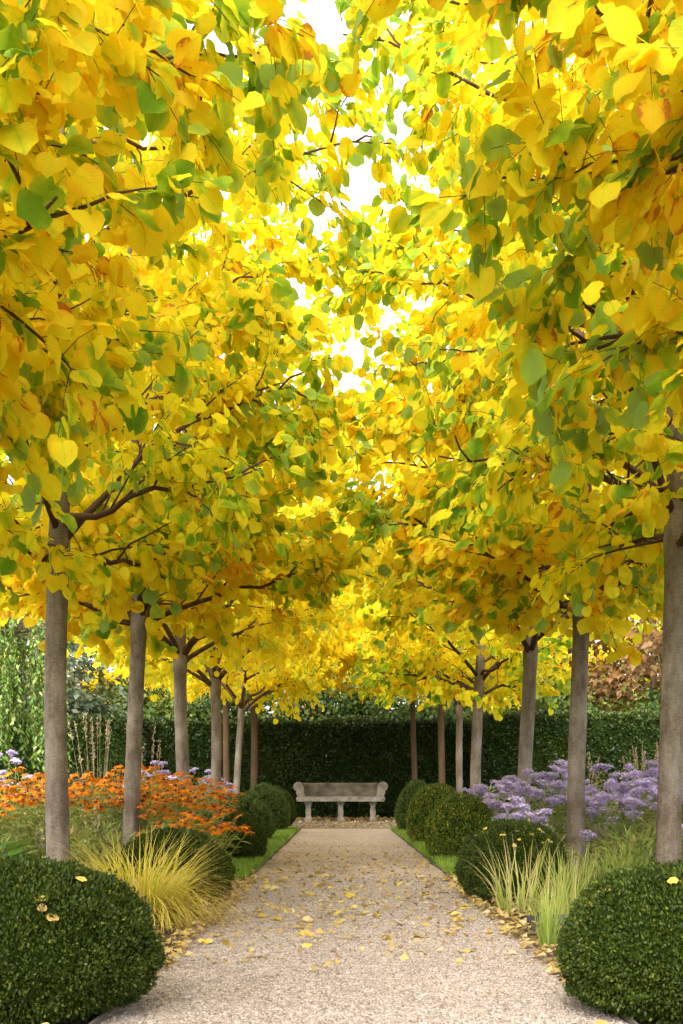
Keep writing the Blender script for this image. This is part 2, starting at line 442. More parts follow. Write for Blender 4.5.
def make_tree(name, label, seed, H=7.5, stem=2.1, R=1.82, rad=0.072, nlimb=25, nsec=11, ntw=5, leaf=0.094,
              temps=None, lmat=None, bmat=None, green=0.15, outer_green=0.36, spacing=0.032, group=None, wide=.50, droop=0.55, low=0.0, tmean=.69, sec0=.16, fan=False):
    r = random.Random(seed); g = np.random.default_rng(seed)
    root = thing(name, label, 'tree', group=group)
    tm, axis = trunk_mesh(rad, stem, H, seed, bmat)
    link('trunk', tm, root)
    LP, LD, LT = [], [], []            # leaf base, twig direction, tint
    def leaves_along(P, s0, cl, tipgreen):
        seg = np.linalg.norm(np.diff(P, axis=0), axis=1); L = seg.sum()
        m = max(1, int(L * (1 - s0) / spacing))
        cs = np.concatenate([[0], np.cumsum(seg)]) / L
        for k in range(m):
            s = s0 + (1 - s0) * (k + r.random()) / m
            p = np.array([np.interp(s, cs, P[:, i]) for i in range(3)])
            d = P[-1] - P[-2] if s > .7 else P[1] - P[0]
            LP.append(p); LD.append(d / (np.linalg.norm(d) + 1e-9))
            rr = math.hypot(p[0], p[1]) / max(.2, crown_radius(p[2], stem, H, R, wide))
            pg = green + outer_green * max(0, min(1, (rr - .55) / .4)) + cl
            if r.random() < pg: t = r.uniform(0.0, 0.45)
            elif r.random() < .012: t = 1.0
            else: t = min(.94, max(.42, r.gauss(tmean, .10) + cl * -.3))
            LT.append(t)
    for k in range(nlimb):
        u = k / (nlimb - 1)
        z0 = stem - 0.02 + (H * 0.84 - stem) * max(0, (k - 5) / (nlimb - 6)) ** 1.05 if k >= 5 else stem + r.uniform(-.03, .22)
        az = k * 2.39996 + r.uniform(-.35, .35)
        p0, r0 = axis(z0)
        low_limb = k < 5
        rise = r.uniform(0.10 - low, 0.5) if low_limb else r.uniform(.25, .75) * (1 - .25 * u)
        if fan and k < 8:                      # an open fan of limbs above the clear stem
            z0 = stem + r.uniform(-.04, .14); p0, r0 = axis(z0); rise = r.uniform(.55, 1.5)
        if k in (1, 3): rise = r.uniform(.8, 1.3)
        tz = min(H * .985, z0 + rise)
        tr = crown_radius(tz, stem, H, R, wide) * r.uniform(.80, 1.10)
        out = np.array([math.cos(az), math.sin(az), 0])
        p2 = np.array([0, 0, tz]) + out * tr
        p1 = p0 + out * tr * .42 + np.array([0, 0, (tz - z0) * .75 + .06])
        P = bez(p0, p1, p2, 11)
        P[1:] += g.normal(0, .022, (10, 3))
        L = np.linalg.norm(np.diff(P, axis=0), axis=1).sum()
        lr = max(.011, min(r0 * .55, (.034 if fan else .030) * (1 - .5 * u)))
        mb = MB()
        mb.tube(P, np.linspace(lr, .0045, 11), 6)
        cl0 = r.uniform(-.14, .14)
        leaves_along(P, .55, cl0, .2)
        ns = max(4, int(nsec * (0.45 + .55 * L / R)))
        for q in range(ns):
            s = sec0 + (.98 - sec0) * (q + r.random() * .8) / ns
            i = s * 10; i0 = min(9, int(i)); q0 = P[i0] + (P[i0 + 1] - P[i0]) * (i - i0)
            ld = unit(P[i0 + 1] - P[i0])
            side = unit(np.cross(ld, [0, 0, 1.0])) * (1 if q % 2 else -1)
            ln = r.uniform(.38, .75) * (1.15 - .55 * s) * R / 1.72
            dirv = unit(ld * r.uniform(.35, .8) + side * r.uniform(.4, 1.0) + np.array([0, 0, r.uniform(-.65, .75)]))
            e = q0 + dirv * ln
            # keep inside the crown
            cr = crown_radius(e[2], stem, H, R, wide) * 1.05; er = math.hypot(e[0], e[1])
            if er > cr: e[:2] *= cr / er
            if e[2] < stem - .1 - low: e[2] = stem - .1 - low + r.uniform(0, .15)
            e2 = e + np.array([0, 0, -.10 * ln])
            S = bez(q0, q0 + dirv * ln * .55 + np.array([0, 0, .05]), e2, 6)
            S[1:] += g.normal(0, .012, (5, 3))
            mb.tube(S, np.linspace(max(.0035, lr * .34), .0022, 6), 4)
            cl = cl0 + r.uniform(-.12, .16)
            leaves_along(S, .3, cl, .2)
            for w in range(ntw):
                ws = .2 + .78 * (w + r.random() * .7) / ntw
                i = ws * 5; i1 = min(4, int(i)); t0 = S[i1] + (S[i1 + 1] - S[i1]) * (i - i1)
                td = unit(dirv * .6 + g.normal(0, .62, 3) + np.array([0, 0, -.05]))
                tl = r.uniform(.14, .32) * R / 1.72
                Tw = np.array([t0, t0 + td * tl * .5 + [0, 0, .01], t0 + td * tl + [0, 0, -.05 * tl]])
                mb.tube(Tw, [.0022, .0017, .0012], 3, cap=False)
                leaves_along(Tw, .15, cl, .2)
        link('branch', mb.mesh('branch', M['twig'] if bmat is M['bark'] else bmat, True), root)
    P = np.array(LP); D = np.array(LD); tint = np.array(LT); N = len(P)
    rad_out = P.copy(); rad_out[:, 2] = 0; rad_out = unit(rad_out)
    d = unit(D * .35 + rad_out * .30 + np.array([0, 0, -droop]) + g.normal(0, .40, (N, 3)))
    n0 = unit(rad_out * .75 + np.array([0, 0, .45]) + g.normal(0, .52, (N, 3)))
    Mx = frames(d, n0)
    size = leaf * np.clip(g.normal(1, .20, N), .5, 1.5)
    pos = P + d * (size * .42)[:, None] * 1.0 + g.normal(0, .008, (N, 3))
    Mx = Mx * size[:, None, None]
    mb = MB(); pick = g.integers(0, len(temps), N); lc = []
    for i, (tv, tt) in enumerate(temps):
        m = pick == i
        if not m.any(): continue
        mb.inst(tv, tt, Mx[m], pos[m], tint[m])
        lc.append(np.tile(tv, (m.sum(), 1)))
    link('crown', mb.mesh('crown', lmat, True, {'lc': np.concatenate(lc)}), root)
    return root, N

HEARTS = [heart_leaf(.16, .10, .0), heart_leaf(.08, .24, .2), heart_leaf(.30, .06, -.15), heart_leaf(-.10, .16, .1)]
MAPLES = [maple_leaf(.1), maple_leaf(.35)]
SIMPLE = [simple_leaf(.34), simple_leaf(.30, .3, .25)]

G1 = 'yellow-leaved trees lining the left side of the path'
G2 = 'yellow-leaved trees lining the right side of the path'
XL, XR = -1.84, 1.94
tA, nA = make_tree('avenue_tree', 'nearest left row tree, its large yellow and green leaves filling the top left corner', 21,
                   temps=HEARTS, lmat=M['leaf_near'], bmat=M['bark'], group=G1, leaf=.090, R=1.93, rad=.062, tmean=.72, spacing=.029, green=.11)
tB, nB = make_tree('avenue_tree', 'nearest tree of the right row, its large golden leaves filling the top right corner', 34,
                   temps=HEARTS, lmat=M['leaf_near'], bmat=M['bark'], group=G2, green=.12, outer_green=.28, R=1.88, leaf=.090, spacing=.030, rad=.064, tmean=.78)
tC, nC = make_tree('avenue_tree', 'x', 55, rad=.078, leaf=.086, spacing=.038, temps=HEARTS, lmat=M['leaf_near'], bmat=M['bark'], green=.14, outer_green=.38, R=2.12, group=G2)
tD, nD = make_tree('avenue_tree', 'x', 68, temps=HEARTS, lmat=M['leaf_pale'], bmat=M['bark'], green=.06, outer_green=.28, spacing=.044, leaf=.084, fan=True, sec0=.36, R=2.1, group=G1)
print('LEAVES', nA, nB, nC, nD)
tA.location = (XL - .06, 4.6, 0); tA.rotation_euler = (0, 0, 5.4)
tB.location = (XR, 4.15, 0); tB.rotation_euler = (0, 0, 2.2)
tC['label'] = 'sturdy right row tree whose brown trunk rises right behind the front right box ball'
tC.location = (XR, 7.14, 0); tC.rotation_euler = (0, 0, 1.3); tC.scale = (.93, .93, 1.04)
tD['label'] = 'slim left row tree with leaning trunk rising behind the orange flowers, beside lilac asters'
tD.location = (XL + .04, 13.9, 0); tD.rotation_euler = (0, R_(1.6), 2.0); tD.scale = (1.10, 1.10, 1.04)
tA2 = dup(tC, 'left row tree with grey trunk rising right behind the front left box ball', (XL, 7.84, 0), 3.9, (.97, .97, 1.05), G1)
dup(tA, 'left row tree whose grey trunk rises behind the golden ornamental grass', (XL, 10.5, 0), 2.9, (1.16, 1.16, 1.02), G1)
dup(tD, 'left row tree with pale straight trunk between the slim leaning trunk and the dark trunk', (XL, 17.4, 0), 4.4, (1.06, 1.06, 1.04), G1)
dup(tD, 'pale thin leaning tree beside a dark trunk at the far end of the left row', (XL - .02, 21.0, 0), .7, (.85, .85, .98), G1, (0, R_(3.0)))
dup(tB, 'right row tree whose trunk stands beside the wispy grass and purple asters', (XR, 9.93, 0), 4.9, (1.16, 1.16, 1.02), G2)
dup(tD, 'right row tree with pale trunk and brown forked limbs, behind the second box ball', (XR, 13.0, 0), 5.5, (1.10, 1.10, 1.04), G2, (0, R_(1.2)))
dup(tC, 'right row tree with pale trunk and bare grey forked limbs, before the hedge corner', (XR, 17.3, 0), 3.2, (1.02, 1.02, 1.02), G2, (0, R_(-.8)))
dup(tD, 'thin pale tree between the dark trunk and the forked tree of the right row', (2.06, 20.8, 0), 1.1, (.84, .84, 1.0), G2)

for nm, src, gr, x, y, rz, sx in (('left row tree standing level with the viewpoint, just out of frame', tD, G1, XL, .75, 1.2, .86), ('right row tree standing level with the viewpoint, just out of frame', tD, G2, XR, .6, 4.0, .86)):
    dup(src, nm, (x, y, 0), rz, (sx, sx, 1.05), gr)

tM, nM = make_tree('maple_tree', 'small maple with dark brown trunk standing just left of the stone bench', 91, H=7.8, stem=3.05, R=2.55, rad=.075,
                   nlimb=22, nsec=12, ntw=6, leaf=.17, temps=MAPLES, lmat=M['leaf_far'], bmat=M['bark_dark'], green=.05, outer_green=.08,
                   spacing=.075, wide=.32, group='dark-trunked maples around the bench', low=.1)
tM.location = (-1.85, 25.0, 0); tM.rotation_euler = (0, 0, 1.0)
GM = 'dark-trunked maples around the bench'
dup(tM, 'maple with dark trunk leaning behind the pale thin tree on the left', (-2.25, 24.0, 0), 3.0, (.9, .9, 1.0), GM, (0, R_(2.5)))
dup(tM, 'maple with thick dark brown trunk right of the bench, before the hedge', (2.12, 25.0, 0), 4.2, (.95, .95, 1.0), GM)
dup(tM, 'maple with thin dark brown trunk nearest the right end of the bench', (1.62, 26.4, 0), 5.3, (.85, .85, .98), GM)

# far trees behind the hedge
GB = 'trees beyond the hedge'
tF, nF = make_tree('background_tree', 'broad bright yellow tree beyond the hedge, straight above the bench', 105, H=10.2, stem=3.7, R=4.0, rad=.16,
                   nlimb=22, nsec=15, ntw=6, leaf=.25, temps=SIMPLE, lmat=M['leaf_far'], bmat=M['bark_dark'], green=.04, outer_green=.06,
                   spacing=.11, group=GB, droop=.45, wide=.38)
tF.location = (-0.4, 36, 0)
print('LEAVES', nM, nF)
for lab, x, y, rz, s, mt in (
        ('yellow tree beyond the hedge at the left, behind the pale left row trunks', -7.4, 37, 1.0, (.95, .95, .85), None),
        ('yellow tree beyond the hedge at the right, behind the forked tree', 6.8, 38, 2.0, (.95, .95, .85), None),
        ('copper and pink-brown tree beyond the hedge at the right edge', 8.6, 33, 3.0, (.80, .80, .76), M['leaf_orange']),
        ('dusky purple tree farthest behind, peeping above the bright yellow tree', 0.5, 52, 4.0, (.9, .9, 1.45), M['leaf_purple']),
        ('dark grey-green tree beyond the hedge in the far right corner', 12.4, 38, 5.0, (.8, .8, .75), M['leaf_grey']),
        ('grey-green tree with sweeping branches beyond the hedge at the left', -8.6, 32.5, 5.6, (.75, .75, .62), M['leaf_grey'])):
    dup(tF, lab, (x, y, 0), rz, s, GB, crown=mt)

# green shrubs just behind the hedge
def bushy(label, seed, R, H, n, lsz, group):
    """many-stemmed shrub: leaf clumps filling the crown down to the ground"""
    g = np.random.default_rng(seed)
    root = thing('green_shrub', label, 'shrub', group=group)
    nc = 46; c = unit(g.normal(0, 1, (nc, 3))) * (g.random((nc, 1)) ** .33)
    c = c * np.array([R * .85, R * .85, H * .46]) + np.array([0, 0, H * .52])
    wh = g.integers(0, nc, n); P = c[wh] + g.normal(0, 1, (n, 3)) * np.array([.30, .30, .26]) * R / 1.9
    P[:, 2] = np.clip(P[:, 2], .05, H * 1.06)
    out = P.copy(); out[:, 2] = 0; out = unit(out)
    d = unit(out * .5 + np.array([0, 0, -.25]) + g.normal(0, .55, (n, 3)))
    n0 = unit(out * .5 + np.array([0, 0, .7]) + g.normal(0, .4, (n, 3)))
    tint = np.clip(g.normal(.45, .2, n) + g.normal(0, .16, nc)[wh], 0, 1)
    mb = MB()
    for i, (tv, tt) in enumerate(SIMPLE):
        m = (np.arange(n) % 2) == i
        mb.inst(tv, tt, frames(d, n0)[m] * (lsz * g.uniform(.6, 1.3, n))[m][:, None, None], P[m], tint[m])
    tm, axis = trunk_mesh(.06, .5, H * .8, seed, M['bark_dark']); link('trunk', tm, root)
    for k in range(0, nc, 4):
        bm_ = MB(); bm_.tube(bez(np.array([0, 0, .25 + .02 * k]), np.array([c[k][0] * .3, c[k][1] * .3, c[k][2] * .7]), c[k], 7), np.linspace(.03, .008, 7), 5)
        link('branch', bm_.mesh('branch', M['bark_dark'], True), root)
    link('crown', mb.mesh('crown', M['leaf_green'], True), root)
    return root
sh = bushy('rounded green shrub behind the hedge right above the bench', 131, 1.9, 4.0, 9000, .15, 'green shrubs behind the hedge')
sh['category'] = 'shrub'; sh.location = (-.3, 32.2, 0)
for lab, x, y, rz, s in (('green shrub behind the hedge, behind the dark trunk left of the bench', -3.2, 32.4, 1, (1, 1, 1.04)),
                         ('green shrub behind the hedge at the left, between grey-green tree and the slim trunks', -6.0, 33.2, 2, (1, 1, .95)),
                         ('green shrub behind the hedge, behind the dark trunks right of the bench', 2.7, 32.3, 3, (1, 1, .98)),
                         ('green shrub behind the hedge corner at the right, under the yellow leaves', 5.6, 31.6, 4, (1, 1, .92)),
                         ('small green shrub behind the hedge, filling the gap between the bench and the dark trunks', .9, 31.6, 4.7, (.8, .8, .92)),
                         ('low green shrub behind the right hedge, under the copper tree', 8.6, 30.4, 5.2, (.9, .9, .82))):
    dup(sh, lab, (x, y, 0), rz, s, 'green shrubs behind the hedge')

for lab, x, y, rz, s in (('tall green tree far behind the yellow tree at the left edge', -15, 47, 1.4, 2.3), ('tall green tree far behind, left of the dusky purple tree', -6.5, 50, 2.4, 2.0),
                         ('tall green tree far behind, right of the dusky purple tree', 7.5, 50, 3.4, 2.0), ('tall green tree far behind the copper tree at the right edge', 16, 47, 4.4, 2.3)):
    o = dup(sh, lab, (x, y, 0), rz, (s, s, s), GB); o['category'] = 'tree'; o.name = 'background_tree'

# weeping tree at the left edge
def weeping():
    root = thing('weeping_tree', 'weeping green tree trailing leafy strands over the hedge at the left edge', 'tree', (-6.75, 23.2, 0))
    tm, axis = trunk_mesh(.09, 2.6, 4.4, 77, M['bark_dark']); link('trunk', tm, root)
    r = random.Random(77); g = np.random.default_rng(77); mb = MB(); pts, ds = [], []
    for k in range(120):
        a = r.uniform(0, 2 * PI); rr = r.uniform(.25, 1.5); zt = 4.3 - .45 * rr * rr * .5 + r.uniform(-.3, .2)
        p0 = np.array([0, 0, 3.2 + r.random() * .6]); p2 = np.array([rr * math.cos(a), rr * math.sin(a), zt])
        zb = r.uniform(1.0, 2.4)
        P = np.concatenate([bez(p0, p2 * [.6, .6, 1] + [0, 0, .25], p2, 5), np.array([p2 + [0.05 * math.sin(k + j), .05 * math.cos(k * 2 + j), -(zt - zb) * j / 6] for j in range(1, 7)])])
        mb.tube(P, np.linspace(.012, .002, len(P)), 4)
        for s in np.arange(4, 10, .09):
            i = int(s); q = P[i] + (P[min(i + 1, 10)] - P[i]) * (s - i)
            pts.append(q); ds.append((r.uniform(-1, 1), r.uniform(-1, 1), -.9))
    link('branch', mb.mesh('branch', M['twig'], True), root)
    pts = np.array(pts); ds = np.array(ds); N = len(pts)
    mb = MB(); mb.inst(*simple_leaf(.22), frames(ds, g.normal(0, 1, (N, 3))) * g.uniform(.08, .15, N)[:, None, None], pts, g.random(N))
    link('crown', mb.mesh('crown', M['leaf_weep'], True), root)
weeping()

# ------------------------------------------------------------------ ground
def sheet(name, x0, x1, y0, y1, z, mat, nx=1, ny=1, jag=0.0, seed=1):
    r = random.Random(seed)
    V, Fs = [], []
    for j in range(ny + 1):
        for i in range(nx + 1):
            jx = r.uniform(-jag, jag) if i in (0, nx) else 0
            V.append((x0 + (x1 - x0) * i / nx + jx, y0 + (y1 - y0) * j / ny, z))
    for j in range(ny):
        for i in range(nx):
            a = j * (nx + 1) + i
            Fs.append((a, a + 1, a + nx + 2, a + nx + 1))
    o = bm_obj(name, V, Fs, mat)
    return kind(o, 'structure')
PC = 0.07; PW = 0.79
sheet('ground', -300, 300, -60, 600, -0.02, M['turf'])
sheet('bed_soil', -9, 9.5, -3, 29.6, -0.004, M['soil'])
sheet('gravel_path', PC - PW, PC + PW, -3, 21.6, 0.0, M['gravel'], 1, 60, .012)
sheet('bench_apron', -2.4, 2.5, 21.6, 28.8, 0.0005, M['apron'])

# ------------------------------------------------------------------ path edging
def edging(x, y0, y1, label):
    n = int((y1 - y0) / .25); V, Fs = [], []; r = random.Random(int(x * 10))
    for i in range(n + 1):
        y = y0 + (y1 - y0) * i / n; dx = r.uniform(-.006, .006); h = .016 + r.uniform(-.005, .005)
        V += [(x + dx - .005, y, -.01), (x + dx - .005, y, h), (x + dx + .005, y, h), (x + dx + .005, y, -.01)]
        if i:
            a = 4 * (i - 1)
            Fs += [(a + k, a + (k + 1) % 4, a + 4 + (k + 1) % 4, a + 4 + k) for k in range(4)]
    Fs += [(0, 1, 2, 3), (4 * n, 4 * n + 3, 4 * n + 2, 4 * n + 1)]
    tag(bm_obj('path_edging', V, Fs, M['edging']), label, 'edging', 'thin edging strips along the path')
edging(PC - PW - .012, 1.5, 21.5, 'thin grey edging strip along the left side of the gravel path')
edging(PC + PW + .012, 1.5, 21.5, 'thin grey edging strip along the right side of the gravel path')

# short black plastic strip by the right grass
V, Fs = [], []
for i in range(9):
    a = i / 8; x = .92 + .30 * a; y = 5.95 + .10 * math.sin(a * 2.4); 
    V += [(x, y, -.005), (x, y, .072), (x, y + .012, .072), (x, y + .012, -.005)]
    if i:
        b = 4 * (i - 1); Fs += [(b + k, b + (k + 1) % 4, b + 4 + (k + 1) % 4, b + 4 + k) for k in range(4)]
Fs += [(0, 1, 2, 3), (32, 35, 34, 33)]
tag(bm_obj('edging_strip', V, Fs, M['black']), 'short black plastic edging strip among fallen leaves beside the front right box ball', 'edging')

# ------------------------------------------------------------------ topiary
def ball_mesh(seed, nleaf, leaf):
    """unit dome: radius 1, height 1 (z), with flattened foot; returns core and foliage meshes"""
    g = np.random.default_rng(seed)
    n = nleaf
    v = g.normal(0, 1, (n, 3)); v /= np.linalg.norm(v, axis=1)[:, None]
    ph = g.uniform(0, 6, 12); 
    def lump(v):
        return 1 + .042 * np.sin(5 * v[:, 0] + ph[0]) * np.sin(4 * v[:, 1] + ph[1]) + .022 * np.sin(9 * v[:, 2] + ph[2] + 7 * v[:, 0]) + .016 * np.sin(14 * v[:, 1] + ph[3] + 9 * v[:, 2])
    def shape(v, s):
        rr = lump(v)[:, None] * s
        p = v * rr
        z = p[:, 2].copy()
        h = np.hypot(v[:, 0], v[:, 1]); f = np.where(v[:, 2] < 0, np.maximum(h, .02) ** -.46, np.maximum(h, .02) ** -.02)
        f = np.minimum(f, 4.0); p[:, 0] *= f; p[:, 1] *= f
        p[:, 2] = np.where(z > 0, z * .62, z * .38)
        # squarer shoulders, tucked foot
        return p + np.array([0, 0, .38])
    ns = n // 22                                   # sprigs: little domes of leaves with gaps between them
    sc_ = unit(g.normal(0, 1, (ns, 3))); wh = g.integers(0, ns, n); off = g.normal(0, .036, (n, 3))
    lone = g.random(n) < .6
    v = np.where(lone[:, None], v, unit(sc_[wh] + off)); far_ = np.linalg.norm(off, axis=1)
    depth = np.where(lone, .985 - .035 * g.random(n), 1.012 + g.normal(0, .013, ns)[wh] - 5.0 * far_ ** 2 - .02 * g.random(n) ** 2)
    depth = depth + (g.random(ns) < .05)[wh] * (~lone) * .035 + (g.random(n) < .01) * g.uniform(.015, .05, n)   # stray shoots
    p = shape(v, depth[:, None])
    keep = p[:, 2] > .015
    p, v = p[keep], v[keep]; n = len(p)
    d = unit(v * 1.0 + g.normal(0, .65, (n, 3)) + np.array([0, 0, .30]))
    Mx = frames(d, unit(v + g.normal(0, .6, (n, 3)))) * (leaf * g.uniform(.65, 1.35, n))[:, None, None]
    clump = .5 + .25 * np.sin(13 * v[:, 0] + ph[4]) * np.sin(11 * v[:, 1] + ph[5]) * np.sin(12 * v[:, 2] + ph[6])
    wh = wh[keep]; clump = clump + g.normal(0, .16, ns)[wh]
    tint = np.clip(clump * .5 + g.normal(.27, .18, n) + (g.random(n) < .04) * .5, 0, 1)
    mb = MB(); mb.inst(*oval_leaf(.30), Mx, p, tint)
    fol = mb
    # core
    V, T = [], []; nu, nv = 40, 22
    uu = np.array([[math.sin(PI * j / nv) * math.cos(2 * PI * i / nu), math.sin(PI * j / nv) * math.sin(2 * PI * i / nu), math.cos(PI * j / nv)] for j in range(nv + 1) for i in range(nu)])
    V = shape(uu, np.full((len(uu), 1), .93)); V[:, 2] = np.maximum(V[:, 2], 0)
    for j in range(nv):
        for i in range(nu):
            a, b = j * nu + i, j * nu + (i + 1) % nu
            T += [(a, a + nu, b + nu), (a, b + nu, b)]
    cm = MB(); cm.add(V, T)
    return cm, fol

GT = 'clipped box balls along the path'
def ball(label, x, y, R, H, seed, nleaf=9000, leaf=.042, mat='box_leaf', meshes=None):
    o = thing('topiary_ball', label, 'topiary', (x, y, 0), (0, 0, seed * 1.7), (R, R, H), GT)
    link('inner_growth', meshes[0], o); link('foliage', meshes[1], o)
    return o
cm, fm = ball_mesh(3, 54000, .029)
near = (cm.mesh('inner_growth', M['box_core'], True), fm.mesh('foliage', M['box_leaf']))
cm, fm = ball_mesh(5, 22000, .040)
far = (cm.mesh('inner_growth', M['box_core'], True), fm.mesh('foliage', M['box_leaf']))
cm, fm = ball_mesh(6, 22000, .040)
mid = (cm.mesh('inner_growth', M['box_core'], True), fm.mesh('foliage', M['box_lit']))
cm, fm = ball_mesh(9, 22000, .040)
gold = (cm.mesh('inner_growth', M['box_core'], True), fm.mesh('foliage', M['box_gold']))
balls = [
    ('largest dark green box ball in the bottom left corner', -.985, 3.76, .395, .487, 1, near),
    ('largest dark green box ball in the bottom right corner', 1.075, 3.76, .378, .475, 2, near),
    ('dark box ball half hidden behind the golden ornamental grass', -1.07, 7.65, .375, .445, 3, far),
    ('wide box ball behind the wispy grass tufts, second on the right side', 1.085, 7.65, .355, .51, 4, near),
    ('dark box ball under the last orange flowers on the left side', -1.09, 11.4, .36, .50, 5, far),
    ('box ball with yellowed sprigs behind the right lawn strip, third on the right side', 1.15, 11.6, .335, .655, 6, gold),
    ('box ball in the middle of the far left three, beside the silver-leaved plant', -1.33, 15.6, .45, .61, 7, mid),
    ('golden green box ball, fourth along the right side', 1.19, 14.9, .365, .765, 8, gold),
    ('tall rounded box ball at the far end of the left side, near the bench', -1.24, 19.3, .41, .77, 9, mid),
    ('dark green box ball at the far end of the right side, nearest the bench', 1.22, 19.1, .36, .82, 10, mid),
    ('shaded box ball peeping out behind the last left one', -1.26, 22.2, .42, .74, 11, far),
]
for lab, x, y, R, H, sd, ms in balls: ball(lab, x, y, R, H, sd, meshes=ms)

# ------------------------------------------------------------------ hedges
def hedge(label, x0, x1, y0, y1, H, seed, n):
    root = thing('yew_hedge', label, 'hedge', (0, 0, 0), group='clipped yew hedges at the end of the garden')
    g = np.random.default_rng(seed)
    V, Fs = [], []
    k = .05
    V = [(x0 + k, y0 + k, 0), (x1 - k, y0 + k, 0), (x1 - k, y1 - k, 0), (x0 + k, y1 - k, 0), (x0 + k, y0 + k, H - k), (x1 - k, y0 + k, H - k), (x1 - k, y1 - k, H - k), (x0 + k, y1 - k, H - k)]
    Fs = [(0, 1, 2, 3), (4, 5, 6, 7), (0, 1, 5, 4), (1, 2, 6, 5), (2, 3, 7, 6), (3, 0, 4, 7)]
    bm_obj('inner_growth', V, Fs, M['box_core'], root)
    W, D = x1 - x0, y1 - y0
    A = np.array([W * H, W * D, D * H, D * H]); cnt = (n * A / A.sum()).astype(int)
    P, Nn = [], []
    for f, c in enumerate(cnt):
        u, w = g.random(c), g.random(c)
        if f == 0: p = np.stack([x0 + u * W, np.full(c, y0), w * H], 1); nn = (0, -1, 0)
        if f == 1: p = np.stack([x0 + u * W, y0 + w * D, np.full(c, H)], 1); nn = (0, 0, 1)
        if f == 2: p = np.stack([np.full(c, x0), y0 + u * D, w * H], 1); nn = (-1, 0, 0)
        if f == 3: p = np.stack([np.full(c, x1), y0 + u * D, w * H], 1); nn = (1, 0, 0)
        nn = np.tile(np.array(nn, float), (c, 1))
        bump = .05 * np.sin(p[:, 0] * 2.7 + seed) * np.sin(p[:, 2] * 3.1) + .03 * np.sin(p[:, 0] * 9 + p[:, 2] * 7)
        p += nn * (bump - .06 * g.random(c) ** 2)[:, None]
        P.append(p); Nn.append(nn)
    P = np.concatenate(P); Nn = np.concatenate(Nn); c = len(P)
    d = unit(Nn * .8 + g.normal(0, .6, (c, 3)) + np.array([0, 0, .25]))
    Mx = frames(d, unit(Nn + g.normal(0, .7, (c, 3)))) * g.uniform(.05, .115, c)[:, None, None]
    cl = np.sin(P[:, 0] * 1.9 + seed) * np.sin(P[:, 2] * 2.6 + 1) * .18
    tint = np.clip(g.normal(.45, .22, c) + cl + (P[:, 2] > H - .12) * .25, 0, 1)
    mb = MB(); mb.inst(*oval_leaf(.22), Mx, P, tint)
    link('foliage', mb.mesh('foliage', M['yew_leaf']), root)
hedge('dark clipped yew hedge directly behind the stone bench', -4.9, 3.6, 29.0, 30.2, 2.36, 1, 42000)
hedge('dark yew hedge on the right, standing forward behind the purple asters', 3.22, 10.5, 26.6, 27.8, 2.38, 2, 32000)
hedge('dark yew hedge on the left, behind the dry stalks and orange flowers', -11.0, -4.55, 27.4, 28.6, 2.36, 3, 30000)

# ------------------------------------------------------------------ bench
def bench():
    root = thing('stone_bench', 'weathered grey stone bench with scrolled arms standing before the hedge', 'bench', (-.02, 27.3, 0))
    d0, d1 = -.30, .26
    # seat: moulded slab
    prof = [(-.98, .44), (-.98, .47), (-1.0, .48), (-1.0, .535), (-.97, .55), (.97, .55), (1.0, .535), (1.0, .48), (.98, .47), (.98, .44)]
    V, Fs = prism(prof, d0 - .10, d1); bm_obj('seat', V, Fs, M['stone'], root, .008)
    # backrest: gently curved panel with a rolled top rail
    V, Fs = [], []
    prof = [(.12, .55), (.15, .66), (.17, .75), (.165, .80), (.17, .84), (.20, .862), (.25, .865), (.285, .845), (.29, .80), (.27, .70), (.255, .55)]
    n = len(prof)
    for x in (-.86, .86): V += [(x, y, z) for y, z in prof]
    Fs = [tuple(range(n)), tuple(range(2 * n - 1, n - 1, -1))] + [(i, (i + 1) % n, n + (i + 1) % n, n + i) for i in range(n)]
    bm_obj('backrest', V, Fs, M['stone_stained'], root, .006)
    for s in (-1, 1):
        pr = [(.80, .55), (.825, .62), (.83, .70), (.84, .76), (.85, .79)]
        cx_, cz_, rr = .958, .778, .108
        for k in range(13):
            a = PI * .95 - k * PI * 1.35 / 12
            pr.append((cx_ + rr * math.cos(a), cz_ + rr * math.sin(a)))
        pr += [(1.01, .645), (.985, .60), (.97, .55)]
        pr = [(s * x, z) for x, z in pr]
        V, Fs = prism(pr, d0 - .02, d1 + .04)
        arm = bm_obj('armrest', V, Fs, M['stone'], root, .006)
        # carved volute on the front of the arm
        mb = MB(); P = []
        for k in range(44):
            a = k / 43 * 2 * PI * 1.8; q = .094 * (1 - .82 * k / 43)
            P.append((s * (cx_ + q * math.cos(PI * .9 - a)), d0 - .024, cz_ + q * math.sin(PI * .9 - a)))
        mb.tube(P, np.linspace(.013, .008, 44), 6)
        mb.tube([(s * cx_, d0 - .018, cz_), (s * cx_, d0 - .045, cz_)], [.020, .014], 10)
        link('scroll', mb.mesh('scroll', M['stone'], True), arm)
    for x in (-.73, .0, .73):
        secs = [(0, .088), (.05, .088), (.06, .070), (.11, .056), (.20, .064), (.30, .053), (.36, .060), (.38, .082), (.44, .085)]
        V, Fs = [], []
        for z, w in secs:
            V += [(x - w, d0 + .06 + (.105 - w), z), (x + w, d0 + .06 + (.105 - w), z), (x + w, d1 - .05, z), (x - w, d1 - .05, z)]
        for i in range(len(secs) - 1):
            a = 4 * i; Fs += [(a + k, a + (k + 1) % 4, a + 4 + (k + 1) % 4, a + 4 + k) for k in range(4)]
        e = 4 * (len(secs) - 1); Fs += [(3, 2, 1, 0), (e, e + 1, e + 2, e + 3)]
        bm_obj('leg', V, Fs, M['stone'], root, .005)
bench()

